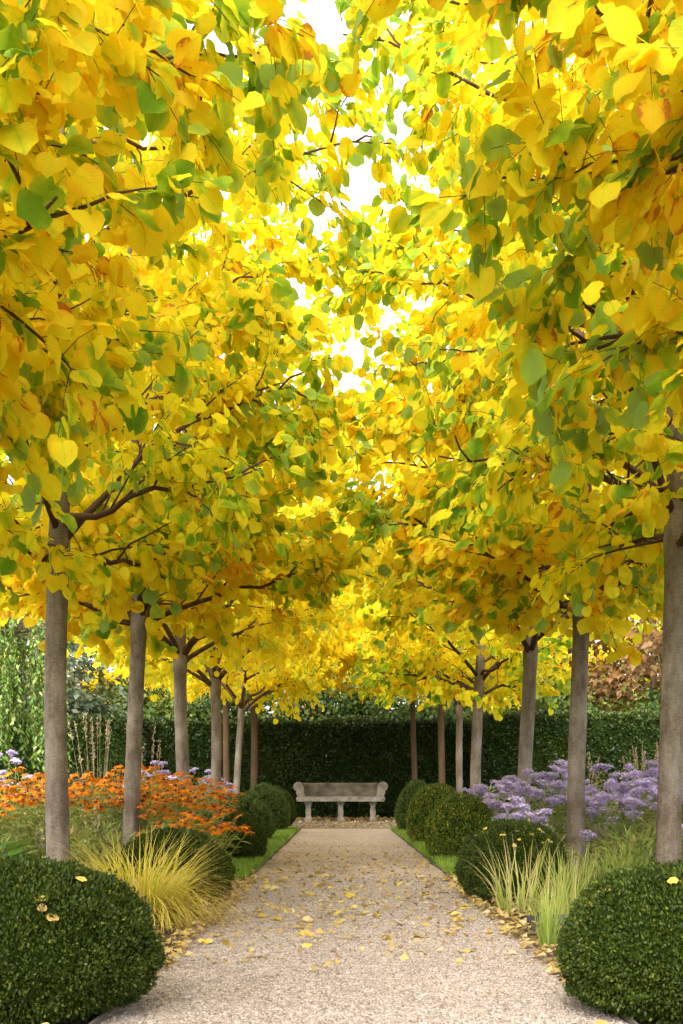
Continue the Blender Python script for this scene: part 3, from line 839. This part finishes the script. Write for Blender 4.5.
# ------------------------------------------------------------------ grasses
def grass_mesh(seed, n, L, spread, lean, w, base_r=.06, curve=1.0, tint=(0, 1), name='blades', mat=None, seg=6, minlean=0.04):
    g = np.random.default_rng(seed); mb = MB()
    for k in range(n):
        a = g.uniform(0, 2 * PI); b = base_r * math.sqrt(g.random())
        p = np.array([b * math.cos(a), b * math.sin(a), 0])
        a2 = a + g.normal(0, .5); l = L * g.uniform(.55, 1.1); th = abs(g.normal(0, lean)) + minlean
        out = np.array([math.cos(a2), math.sin(a2), 0]); side = np.array([-out[1], out[0], 0])
        side = side * math.cos(.5) + out * .3 * g.normal()
        side /= np.linalg.norm(side)
        P = [p]; ang = th * .35; cc = curve * th * g.uniform(.7, 1.5) * 2.0
        for i in range(seg):
            ang += cc / seg
            ang = min(ang, 2.5)
            p = p + (out * math.sin(ang) + np.array([0, 0, math.cos(ang)])) * l / seg + g.normal(0, .004, 3)
            p[2] = max(p[2], .012)
            P.append(p)
        ws = w * g.uniform(.7, 1.3) * np.array([.8] + [1 - (i / seg) ** 1.8 * .93 for i in range(1, seg + 1)])
        V = []
        for q, ww in zip(P, ws): V += [q - side * ww, q + side * ww]
        T = []
        for i in range(seg): T += [(2 * i, 2 * i + 1, 2 * i + 3), (2 * i, 2 * i + 3, 2 * i + 2)]
        t0 = g.uniform(*tint)
        mb.add(V, T, np.clip(np.repeat(np.linspace(t0 - .15, t0 + .2, seg + 1), 2), 0, 1))
    return mb.mesh(name, mat)

def seed_heads(seed, n, L, mat, spread=.25, headlen=.16, base_r=.05):
    """thin stalks with feathery plume of fine hairs"""
    g = np.random.default_rng(seed); mb = MB()
    for k in range(n):
        a = g.uniform(0, 2 * PI); out = np.array([math.cos(a), math.sin(a), 0]); l = L * g.uniform(.75, 1.1)
        b = out * base_r * g.random(); e = b + out * spread * g.random() + np.array([0, 0, l])
        P = bez(b, b + (e - b) * .5 + [0, 0, .1 * l], e, 7)
        mb.tube(P, np.linspace(.003, .0015, 7), 3, cap=False, tint=.4)
        m = 34; t = 1 - headlen / l * g.random(m)
        pts = np.array([P[0] + (P[-1] - P[0]) * tt for tt in t]); pts = np.stack([np.interp(t, np.linspace(0, 1, 7), P[:, i]) for i in range(3)], 1)
        d = unit(np.array([0, 0, .9]) + g.normal(0, .45, (m, 3)))
        mb.inst(*oval_leaf(.14), frames(d, g.normal(0, 1, (m, 3))) * g.uniform(.025, .05, m)[:, None, None], pts, g.uniform(.4, 1, m))
    return mb.mesh('seed_heads', mat)

o = thing('ornamental_grass', 'big arching golden ornamental grass beside the front left box ball', 'grass clump', (-1.06, 6.3, 0))
link('blades', grass_mesh(1, 1400, .60, .3, .50, .0032, .17, 1.5, (.0, .62), minlean=.26, seg=8, mat=M['grass_gold']), o)
link('dry_blades', grass_mesh(2, 450, .64, .3, .5, .0032, .16, 1.3, (.6, 1.0), minlean=.6, seg=8, name='dry_blades', mat=M['grass_gold']), o)
GR = 'wispy grass tufts beside the path'
o = thing('grass_tuft', 'slim upright green grass tuft before the black edging strip', 'grass clump', (.90, 5.25, 0), group=GR)
link('blades', grass_mesh(3, 70, .27, .1, .14, .0036, .04, .7, (.05, .5), mat=M['grass_green']), o)
o = thing('grass_tuft', 'loose yellowish grass tuft arching over the second right box ball', 'grass clump', (1.0, 6.75, 0), group=GR)
link('blades', grass_mesh(4, 95, .47, .2, .45, .0045, .14, 1.4, (.25, .95), mat=M['grass_green']), o)
o = thing('grass_tuft', 'fine upright grass tuft at the foot of the trunk among the right grasses', 'grass clump', (1.36, 7.3, 0), group=GR)
link('blades', grass_mesh(5, 150, .38, .2, .24, .0042, .14, .8, (.15, .7), mat=M['grass_green']), o)
o = thing('grass_tuft', 'pale fresh grass mound just right of the trunk and behind the front right ball', 'grass clump', (1.80, 7.9, 0), group=GR)
link('blades', grass_mesh(6, 240, .36, .2, .36, .0045, .15, .9, (.05, .55), mat=M['grass_green']), o)
o = thing('grass_tuft', 'sparse grass tuft between the black strip and the second right box ball', 'grass clump', (1.14, 6.2, 0), group=GR)
link('blades', grass_mesh(7, 90, .38, .2, .38, .0036, .09, 1.0, (.2, .9), mat=M['grass_green']), o)

GD = 'tall dry grasses before the hedges'
def dry(label, x, y, L, n, seed, sp=.3):
    o = thing('dry_grass', label, 'grass clump', (x, y, 0), group=GD)
    link('blades', grass_mesh(seed, 90, L * .7, .2, .22, .005, .14, .8, (.1, .8), mat=M['grass_dry']), o)
    link('seed_heads', seed_heads(seed + 1, n, L, M['grass_dry'], sp, .3, .14), o)
dry('tall dry feathery grass behind the asters, beside the front right trunk', 4.05, 16.0, 1.25, 22, 61)
dry('pale feathery grass left of the tallest one, before the right hedge', 3.35, 16.6, 1.15, 16, 63)
dry('tall dry stalks rising behind the orange flowers before the left hedge', -3.05, 15.0, 1.6, 14, 65)
dry('thin dry stalks right beside the second left trunk, before the hedge', -2.55, 15.4, 1.45, 10, 67, .2)

# ------------------------------------------------------------------ flowers
def stems_foliage(seed, ends, mat, nleaf=14, lsz=.07, w=.16, base_r=.10, low=.1):
    g = np.random.default_rng(seed); mb = MB(); P_, D_ = [], []
    for e in ends:
        e = np.array(e); b = np.array([e[0] * .35, e[1] * .35, 0]) + np.append(g.normal(0, base_r * .5, 2), 0)
        S = bez(b, np.array([b[0] * .7 + e[0] * .3, b[1] * .7 + e[1] * .3, e[2] * .6]), e, 5)
        mb.tube(S, [.0045, .004, .0035, .003, .0025], 4, tint=.55)
        t = g.uniform(low, .92, nleaf)
        P_.append(np.stack([np.interp(t, np.linspace(0, 1, 5), S[:, i]) for i in range(3)], 1))
    P = np.concatenate(P_); n = len(P)
    az = g.uniform(0, 2 * PI, n)
    d = unit(np.stack([np.cos(az), np.sin(az), g.uniform(-.3, .9, n)], 1))
    sz = lsz * g.uniform(.6, 1.4, n)
    mb.inst(*simple_leaf(w, .15, .3), frames(d, unit(np.array([0, 0, 1.0]) + g.normal(0, .35, (n, 3)))) * sz[:, None, None], P, np.clip(g.normal(.45, .22, n), 0, 1))
    return mb.mesh('foliage', mat)


def daisy(seed, R=.034):
    g = np.random.default_rng(seed); mb = MB(); n = 13
    for k in range(n):
        a = 2 * PI * k / n + g.normal(0, .08); dr = g.uniform(-.55, -.1)
        c, s = math.cos(a), math.sin(a)
        def pt(r, w, z): return (r * c - w * s, r * s + w * c, z)
        L = R * g.uniform(.85, 1.1)
        V = [pt(.008, 0, .0), pt(L * .6, .0075, dr * L * .25), pt(L, .005, dr * L), pt(L, -.005, dr * L), pt(L * .6, -.0075, dr * L * .25)]
        mb.add(V, [(0, 1, 4), (1, 2, 3), (1, 3, 4)][::1], g.uniform(.1, 1))
    return mb.mesh('flower_head', M['petal'])

def cone_mesh():
    mb = MB(); V, T = [], []
    prof = [(.0, .014), (.008, .012), (.0125, .006), (.012, -.002), (0, -.006)]
    n = 10
    for r, z in prof:
        V += [(r * math.cos(2 * PI * j / n), r * math.sin(2 * PI * j / n), z) for j in range(n)]
    for i in range(len(prof) - 1):
        for j in range(n):
            a, b = i * n + j, i * n + (j + 1) % n
            T += [(a, a + n, b + n), (a, b + n, b)]
    mb.add(V, T); return mb.mesh('flower_centre', M['cone'], True)

DA = [daisy(i, .037 + .004 * (i % 2)) for i in range(4)]; CO = cone_mesh()
GO = 'orange daisy plants in the left border'
def daisy_plant(label, x, y, H, nf, seed, spread=.36):
    r = random.Random(seed)
    o = thing('daisy_plant', label, 'flowering plant', (x, y, 0), group=GO)
    ends = []
    for k in range(nf):
        a = k * 2.39996 + r.uniform(-.3, .3); q = spread * math.sqrt((k + .5) / nf)
        ends.append((q * math.cos(a), q * math.sin(a), H * (1.0 - .22 * (q / spread) ** 2) * (r.uniform(.88, 1.06) if k % 5 else r.uniform(.66, .9))))
    link('foliage', stems_foliage(seed, ends, M['perennial'], 16, .085, .13), o)
    for e in ends:
        h = link('flower_head', DA[r.randrange(4)], o, e, (r.uniform(-.45, .35), r.uniform(-.4, .4), r.uniform(0, 6)), (r.uniform(1.15, 1.6),) * 3)
        if y < 11.5: link('flower_centre', CO, h)
daisies = [
    ('orange daisy plant farthest left, spreading out of the frame at the left edge', -3.35, 9.2, .70), ('orange daisy plant left of the front left trunk', -2.95, 10.0, .76),
    ('orange daisy plant showing between the front left trunk and the left edge, farther back', -3.55, 11.0, .82),
    ('orange daisy plant right behind the front left trunk', -2.40, 9.7, .76), ('orange daisy plant midway between the two front left trunks', -2.25, 10.9, .86),
    ('tall orange daisy plant left of the second left trunk, at the back', -2.75, 12.0, .90), ('orange daisy plant leftmost at the back, behind the dry stalks side', -3.35, 12.6, .90),
    ('orange daisy plant just right of the second left trunk', -1.72, 10.9, .80), ('tall orange daisy plant between the second and third left trunks', -1.95, 12.6, .93),
    ('orange daisy plant before the slim leaning trunk', -1.62, 12.0, .86), ('orange daisy plant leaning over the dark box ball', -1.32, 10.4, .68),
    ('low orange daisy plant nearest the path, above the lawn strip', -1.18, 9.6, .50), ('orange daisy plant at the back right end of the orange drift', -1.55, 13.2, .82),
    ('orange daisy plant near the left edge with its heads just above the green leaves', -3.0, 8.3, .55),
    ('orange daisy plant at the back left of the slim leaning trunk', -2.35, 13.4, .95),
]
for i, (lab, x, y, H) in enumerate(daisies): daisy_plant(lab, x, y, H, 44 if y > 9 else 18, 200 + i, .46)

def corymb(seed, R=.075):
    g = np.random.default_rng(seed); mb = MB(); n = 110
    a = g.uniform(0, 2 * PI, n); q = R * np.sqrt(g.random(n))
    p = np.stack([q * np.cos(a), q * np.sin(a), .022 * (1 - (q / R) ** 2) + g.normal(0, .007, n)], 1)
    for k in range(n):
        c = p[k]; m = 6; t0 = g.random() * 6
        rr = .0125 * g.uniform(.8, 1.3); tl = g.normal(0, .3, 2)
        V = [c]
        for j in range(m):
            for da, f in ((0, 1), (.5, .5)):
                b = t0 + (j + da) * 2 * PI / m; x_, y_ = rr * f * math.cos(b), rr * f * math.sin(b)
                V.append(c + np.array([x_, y_, x_ * tl[0] + y_ * tl[1] + .002]))
        T = [(0, 1 + j, 1 + (j + 1) % (2 * m)) for j in range(2 * m)]
        mb.add(V, T, g.uniform(0, 1))
    for k in range(0, n, 5):
        mb.tube([(0, 0, -.06), tuple(p[k] * [.6, .6, 1] - [0, 0, .012]), tuple(p[k] - [0, 0, .002])], [.002, .0015, .001], 3, False, .2)
    return mb.mesh('flower_cluster', M['lilac'])
CR = [corymb(i, .065 + .012 * i) for i in range(3)]
def aster(label, x, y, H, nf, seed, spread, group):
    r = random.Random(seed)
    o = thing('aster_plant', label, 'flowering plant', (x, y, 0), group=group)
    ends = []
    for k in range(nf):
        a = k * 2.39996 + r.uniform(-.3, .3); q = spread * math.sqrt((k + .5) / nf)
        ends.append((q * math.cos(a), q * math.sin(a), H * (1.0 - .30 * (q / spread) ** 2) * r.uniform(.66, 1.10)))
    link('foliage', stems_foliage(seed, ends, M['perennial'], 26, .10, .10), o)
    for e in ends:
        link('flower_cluster', CR[r.randrange(3)], o, e, (r.uniform(-.1, .45), r.uniform(-.3, .3), r.uniform(0, 6)), (r.uniform(.7, 1.25),) * 2 + (1.0,))
GA = 'purple asters in the right border'
asters = [
    ('big lilac aster clump beside the front right trunk', 2.50, 9.3, .90, .42), ('low lilac aster plant in front of the others, midway between the two front right trunks', 2.22, 9.1, .74, .36),
    ('lilac aster plant just right of the second right trunk', 2.30, 10.5, .80, .36),
    ('lilac aster plant behind the big clump, reaching highest by the trunk', 2.95, 10.2, 1.06, .42), ('lilac aster plant between the two front right trunks, at the back', 2.75, 11.6, 1.0, .40),
    ('lilac aster plant just left of the second right trunk', 1.75, 11.3, .90, .36), ('lilac aster plant right behind the second right trunk', 2.25, 12.2, .94, .36),
    ('lilac aster plant beside the pale forked trunk', 1.72, 12.4, .84, .34), ('lilac aster plant left of the pale forked trunk, over the box ball', 1.42, 12.6, .68, .28),
    ('small lilac aster plant leaning over the second right box ball', 1.42, 9.4, .60, .24), ('lilac aster plant at the back of the right border by the hedge', 2.5, 13.8, 1.0, .36),
    ('lilac aster plant at the right edge of the photo, behind the front right trunk', 3.2, 10.6, 1.0, .44),
]
for i, (lab, x, y, H, sp) in enumerate(asters): aster(lab, x, y, H, 19, 300 + i, sp, GA)
GA2 = 'purple asters at the back of the left border'
for i, (lab, x, y, H, sp) in enumerate([
        ('lilac aster plant at the left edge before the weeping tree', -3.80, 13.4, 1.12, .42), ('lilac aster plant at the left edge, lower and nearer than the other', -3.75, 11.9, .98, .32),
        ('lilac aster plant between the second and third left trunks at the back', -2.75, 17.6, 1.05, .4), ('lilac aster plant behind the slim leaning trunk', -2.35, 18.6, 1.02, .4),
        ('lilac aster plant behind the pale thin left trunk', -2.1, 19.8, .98, .4)]):
    aster(lab, x, y, H, 18, 340 + i, sp, GA2)

# green fillers
def leafy(name, label, x, y, R, H, n, lsz, w, mat, seed, group=None, cat='plant'):
    g = np.random.default_rng(seed)
    o = thing(name, label, cat, (x, y, 0), group=group)
    v = unit(g.normal(0, 1, (n, 3))); v[:, 2] = np.abs(v[:, 2])
    P = v * np.array([R, R, H]) * (g.random((n, 1)) ** .4)
    d = unit(v * [1, 1, .4] + g.normal(0, .4, (n, 3)) + [0, 0, .25])
    mb = MB(); mb.inst(*simple_leaf(w, .2, .35), frames(d, unit(np.array([0, 0, 1.0]) + g.normal(0, .35, (n, 3)))) * (lsz * g.uniform(.6, 1.3, n))[:, None, None], P, np.clip(g.normal(.5, .25, n), 0, 1))
    link('foliage', mb.mesh('foliage', mat), o)
    mb = MB()
    for k in range(0, n, max(1, n // 60)):
        mb.tube([(P[k][0] * .15, P[k][1] * .15, 0), tuple(P[k] * [.6, .6, .6]), tuple(P[k])], [.006, .004, .002], 4, tint=.5)
    link('stems', mb.mesh('stems', mat), o)
GP = 'green plants filling the borders'
leafy('green_plant', 'bright green broad-leaved plant at the left edge behind the front left box ball', -2.05, 7.0, .28, .34, 130, .17, .33, M['broad_leaf'], 1, GP)
for i, a in enumerate([('feathery green plant between the front left trunk and golden grass', -1.75, 8.6, .40, .46), ('feathery green plant behind the golden grass', -1.35, 8.9, .35, .42),
                       ('pale green plant below the orange flowers left of the front left trunk', -2.6, 8.2, .45, .48), ('green plant beneath the orange flowers at the left edge', -3.1, 9.0, .4, .5),
                       ('yellow-green plant below the asters right of the second right trunk', 2.05, 8.3, .36, .42), ('green plant below the asters beside the front right trunk', 2.45, 8.1, .36, .48),
                       ('green plant under the asters behind the second right box ball', 1.5, 9.3, .32, .42)]):
    leafy('green_plant', a[0], a[1], a[2], a[3], a[4], 900, .085, .12, M['perennial'], 20 + i, GP)
leafy('silver_plant', 'silvery pale green plant spilling over the far left box balls', -1.75, 15.4, .34, .80, 900, .08, .12, M['silver_leaf'], 40)
leafy('silver_plant', 'grey-green faded plant before the hedge corner at the foot of the pale trunk', 1.85, 15.2, .38, .72, 700, .08, .14, M['silver_leaf'], 41)

# ------------------------------------------------------------------ lawn strips
def lawn(label_x, x0, x1, y0, y1, n, seed):
    g = np.random.default_rng(seed); P = np.stack([g.uniform(x0, x1, n), g.uniform(y0, y1, n), np.full(n, 0.0)], 1)
    d = unit(np.array([0, 0, 1.0]) + g.normal(0, .30, (n, 3)))
    mb = MB(); mb.inst(*oval_leaf(.07), frames(d, g.normal(0, 1, (n, 3))) * g.uniform(.05, .10, n)[:, None, None], P, g.random(n))
    o = link('lawn_grass', mb.mesh('lawn_grass', M['lawn'])); kind(o, 'stuff'); tag(o, label_x, 'grass')
lawn('short bright green lawn strip between path and box balls on the left', PC - PW - .42, PC - PW - .02, 9.2, 20.5, 26000, 1)
lawn('short bright green lawn strip between path and box balls on the right', PC + PW + .02, PC + PW + .42, 8.9, 20.5, 26000, 2)

# ------------------------------------------------------------------ fallen leaves
FL = []
for i, (f, c, t) in enumerate(((.10, .06, .0), (.35, .12, .3), (-.15, .30, -.2), (.05, -.22, .15))):
    for j, ti in enumerate((.28, .62, .80, .97)):
        tv, tt = heart_leaf(f, c, t)
        mb = MB(); mb.add(tv - np.array([0, .5, 0]), tt, ti)
        FL.append(mb.mesh('fallen_leaf', M['litter'], True, {'lc': tv}))
rf = random.Random(5)
def fallen(x, y, z, s, label, group, mesh=None, tilt=.18, ry=None):
    o = link('fallen_leaf', mesh or FL[rf.choices(range(16), [1, 5, 7, 2] * 4)[0]], None, (x, y, z + .012), (rf.gauss(0, tilt), rf.gauss(0, tilt), rf.uniform(0, 6.3)), (s, s, s))
    return tag(o, label, 'leaf', group)
k = 0
while k < 190:
    y = 4.3 + 11 * rf.betavariate(1.6, 2.6); u = rf.uniform(-1, 1)
    if rf.random() > .25 + .75 * abs(u) ** .7 * (1 if y < 6 else .9) and y < 6.2: continue
    if y < 5.2 and rf.random() < .55: continue
    x = PC + PW * .97 * u
    fallen(x, y, 0, rf.uniform(.035, .068), 'yellow fallen leaf lying on the gravel path', 'fallen leaves scattered on the path'); k += 1
# named ones
fallen(-.235 - .93, 3.60, .39, .06, 'pale pinkish fallen leaf resting near the top of the bottom left box ball', 'leaves caught on the box balls', FL[3], .3)
fallen(-1.075, 3.60, .40, .06, 'yellow fallen leaf resting on the bottom left box ball at the photo edge', 'leaves caught on the box balls', FL[2], .3)
tag(link('fallen_leaf', FL[3], None, (-.83, 3.37, .022), (1.2, .5, .6), (.062,) * 3), 'pale curled leaf standing up at the foot of the bottom left box ball', 'leaf')
tag(link('fallen_leaf', FL[12], None, (.735, 3.38, .024), (1.25, -.4, -.5), (.066,) * 3), 'tan curled leaf standing up at the foot of the bottom right box ball', 'leaf')
def on_ball(b, n, label, grp, lo=.15):
    _, bx, by, R, H, _, _ = b
    for _ in range(n):
        a = rf.uniform(PI, 2 * PI); el = rf.uniform(lo, 1.0); v = (math.cos(a) * math.cos(el), math.sin(a) * math.cos(el), math.sin(el))
        p = (bx + v[0] * R * 1.0, by + v[1] * R * 1.0, H * (.38 + .62 * v[2]) + .006)
        n_ = Vector((v[0], v[1], v[2] * 1.3)); q = n_.to_track_quat('Z', 'Y').to_euler()
        o = link('fallen_leaf', FL[rf.choice((0, 1, 2, 4, 5, 8, 9, 12, 13))], None, p, q, (rf.uniform(.022, .042), rf.uniform(.016, .034), .03))
        tag(o, label, 'leaf', grp)
on_ball(balls[0], 9, 'small yellow leaf scrap caught on the bottom left box ball', 'leaf scraps on the left ball', .5)
on_ball(balls[1], 14, 'small yellow leaf scrap caught on the bottom right box ball', 'leaf scraps on the right ball', .45)
on_ball(balls[3], 12, 'small yellow leaf scrap caught on the second right box ball', 'leaf scraps on the second right ball', .5)

def litter(label, n, fx, seed, s0=.022, s1=.055):
    g = np.random.default_rng(seed); P = fx(g, n); n = len(P)
    P[:, 2] = g.uniform(.004, .045, n)
    d = unit(np.concatenate([g.normal(0, 1, (n, 2)), g.normal(0, .22, (n, 1))], 1))
    mb = MB(); mb.inst(*simple_leaf(.42, .2, .25), frames(d, unit(np.array([0, 0, 1.0]) + g.normal(0, .28, (n, 3)))) * g.uniform(s0, s1, n)[:, None, None], P, np.clip(g.normal(.55, .27, n), 0, 1))
    o = link('leaf_litter', mb.mesh('leaf_litter', M['litter_far'])); kind(o, 'stuff'); tag(o, label, 'leaves')
def band(xe, sg, w, y0, y1):
    def f(g, n):
        return np.stack([xe + sg * w * g.random(n) ** 1.5, g.uniform(y0, y1, n), np.zeros(n)], 1)
    return f
litter('thick litter of yellow and tan leaves on the right bed beside the path', 2800, band(PC + PW - .05, 1, 1.1, 4.3, 9.5), 1)
litter('litter of yellow and tan leaves on the left bed beside the path', 2200, band(PC - PW + .05, -1, 1.0, 4.4, 9.5), 2)
litter('line of brown and orange leaves drifted along the foot of the hedge behind the bench', 1200, lambda g, n: np.stack([g.uniform(-2.3, 2.4, n), 28.85 - 1.2 * g.random(n) ** 2, np.zeros(n)], 1), 3, .05, .10)
litter('thin scatter of small leaf scraps over the gravel path', 1500, lambda g, n: np.stack([PC + PW * g.uniform(-.98, .98, n), 4.6 + 13 * g.beta(1.4, 2.8, n), np.zeros(n)], 1), 4, .02, .045)
litter('fallen leaves spread over the brown apron in front of the bench', 900, lambda g, n: np.stack([g.uniform(-2.2, 2.3, n), g.uniform(21.8, 28, n), np.zeros(n)], 1), 6, .04, .08)

def stones(n, seed):
    g = np.random.default_rng(seed)
    tv = np.array([(1, 0, 0), (0, 1, 0), (-1, 0, 0), (0, -1, 0), (.1, .1, .8), (.6, .6, .35), (-.6, .5, .3)], float) * .5
    tt = np.array([(0, 5, 4), (5, 1, 4), (1, 6, 4), (6, 2, 4), (2, 3, 4), (3, 0, 4), (0, 1, 5), (1, 2, 6)])
    P = np.stack([PC + PW * .985 * g.uniform(-1, 1, n), 3.2 + 6.5 * g.random(n) ** 1.6, np.full(n, .0005)], 1)
    az = g.uniform(0, 2 * PI, n); z = np.zeros(n)
    d = np.stack([np.cos(az), np.sin(az), z], 1); up = np.tile([0, 0, 1.0], (n, 1))
    Mx = frames(d, up) * (g.gamma(6, .0010, n) + .002)[:, None, None]
    mb = MB(); mb.inst(tv, tt, Mx, P, g.random(n))
    o = link('loose_gravel', mb.mesh('loose_gravel', M['pebble'])); kind(o, 'stuff'); tag(o, 'loose small stones lying on the gravel path in the foreground', 'gravel')
stones(70000, 8)

# ------------------------------------------------------------------ light, sky, camera
w = bpy.data.worlds.new('World'); sc.world = w; w.use_nodes = True
nt = w.node_tree; bg = nt.nodes['Background']
sky = nt.nodes.new('ShaderNodeTexSky'); sky.sky_type = 'NISHITA'; sky.sun_disc = False
SUN_EL, SUN_AZ = R_(42), R_(196)          # azimuth clockwise from +Y; high, behind the camera and to the left
sky.sun_elevation = SUN_EL; sky.sun_rotation = SUN_AZ
sky.air_density = 1.0; sky.dust_density = 4.0; sky.ozone_density = 0.6
hs = nt.nodes.new('ShaderNodeHueSaturation'); hs.inputs['Saturation'].default_value = 0.14     # cloud cover: an almost neutral sky
nt.links.new(sky.outputs[0], hs.inputs['Color']); nt.links.new(hs.outputs[0], bg.inputs['Color'])
bg.inputs['Strength'].default_value = 0.15
sd = bpy.data.lights.new('sun', 'SUN'); sd.energy = 1.5; sd.angle = R_(25); sd.color = (1, .96, .9)
so = link('sun', sd)
dv = Vector((math.sin(SUN_AZ) * math.cos(SUN_EL), math.cos(SUN_AZ) * math.cos(SUN_EL), math.sin(SUN_EL)))
so.rotation_euler = dv.to_track_quat('Z', 'Y').to_euler(); so.location = dv * 30

cd = bpy.data.cameras.new('camera'); co = link('camera', cd, None, (0, 0, CH), (R_(90), 0, 0))
cd.sensor_fit = 'VERTICAL'; cd.sensor_height = 36; cd.lens = F / 1024 * 36
cd.shift_y = (HZ - 512) / 1024; cd.clip_start = .05; cd.clip_end = 1500
sc.camera = co

sc.render.engine = 'CYCLES'
sc.cycles.use_denoising = True
sc.cycles.max_bounces = 14; sc.cycles.diffuse_bounces = 8; sc.cycles.transmission_bounces = 10
sc.cycles.glossy_bounces = 2; sc.cycles.caustics_reflective = False; sc.cycles.caustics_refractive = False
sc.view_settings.view_transform = 'Standard'; sc.view_settings.look = 'None'
sc.view_settings.exposure = 2.3; sc.view_settings.gamma = 1; sc.view_settings.use_curve_mapping = False
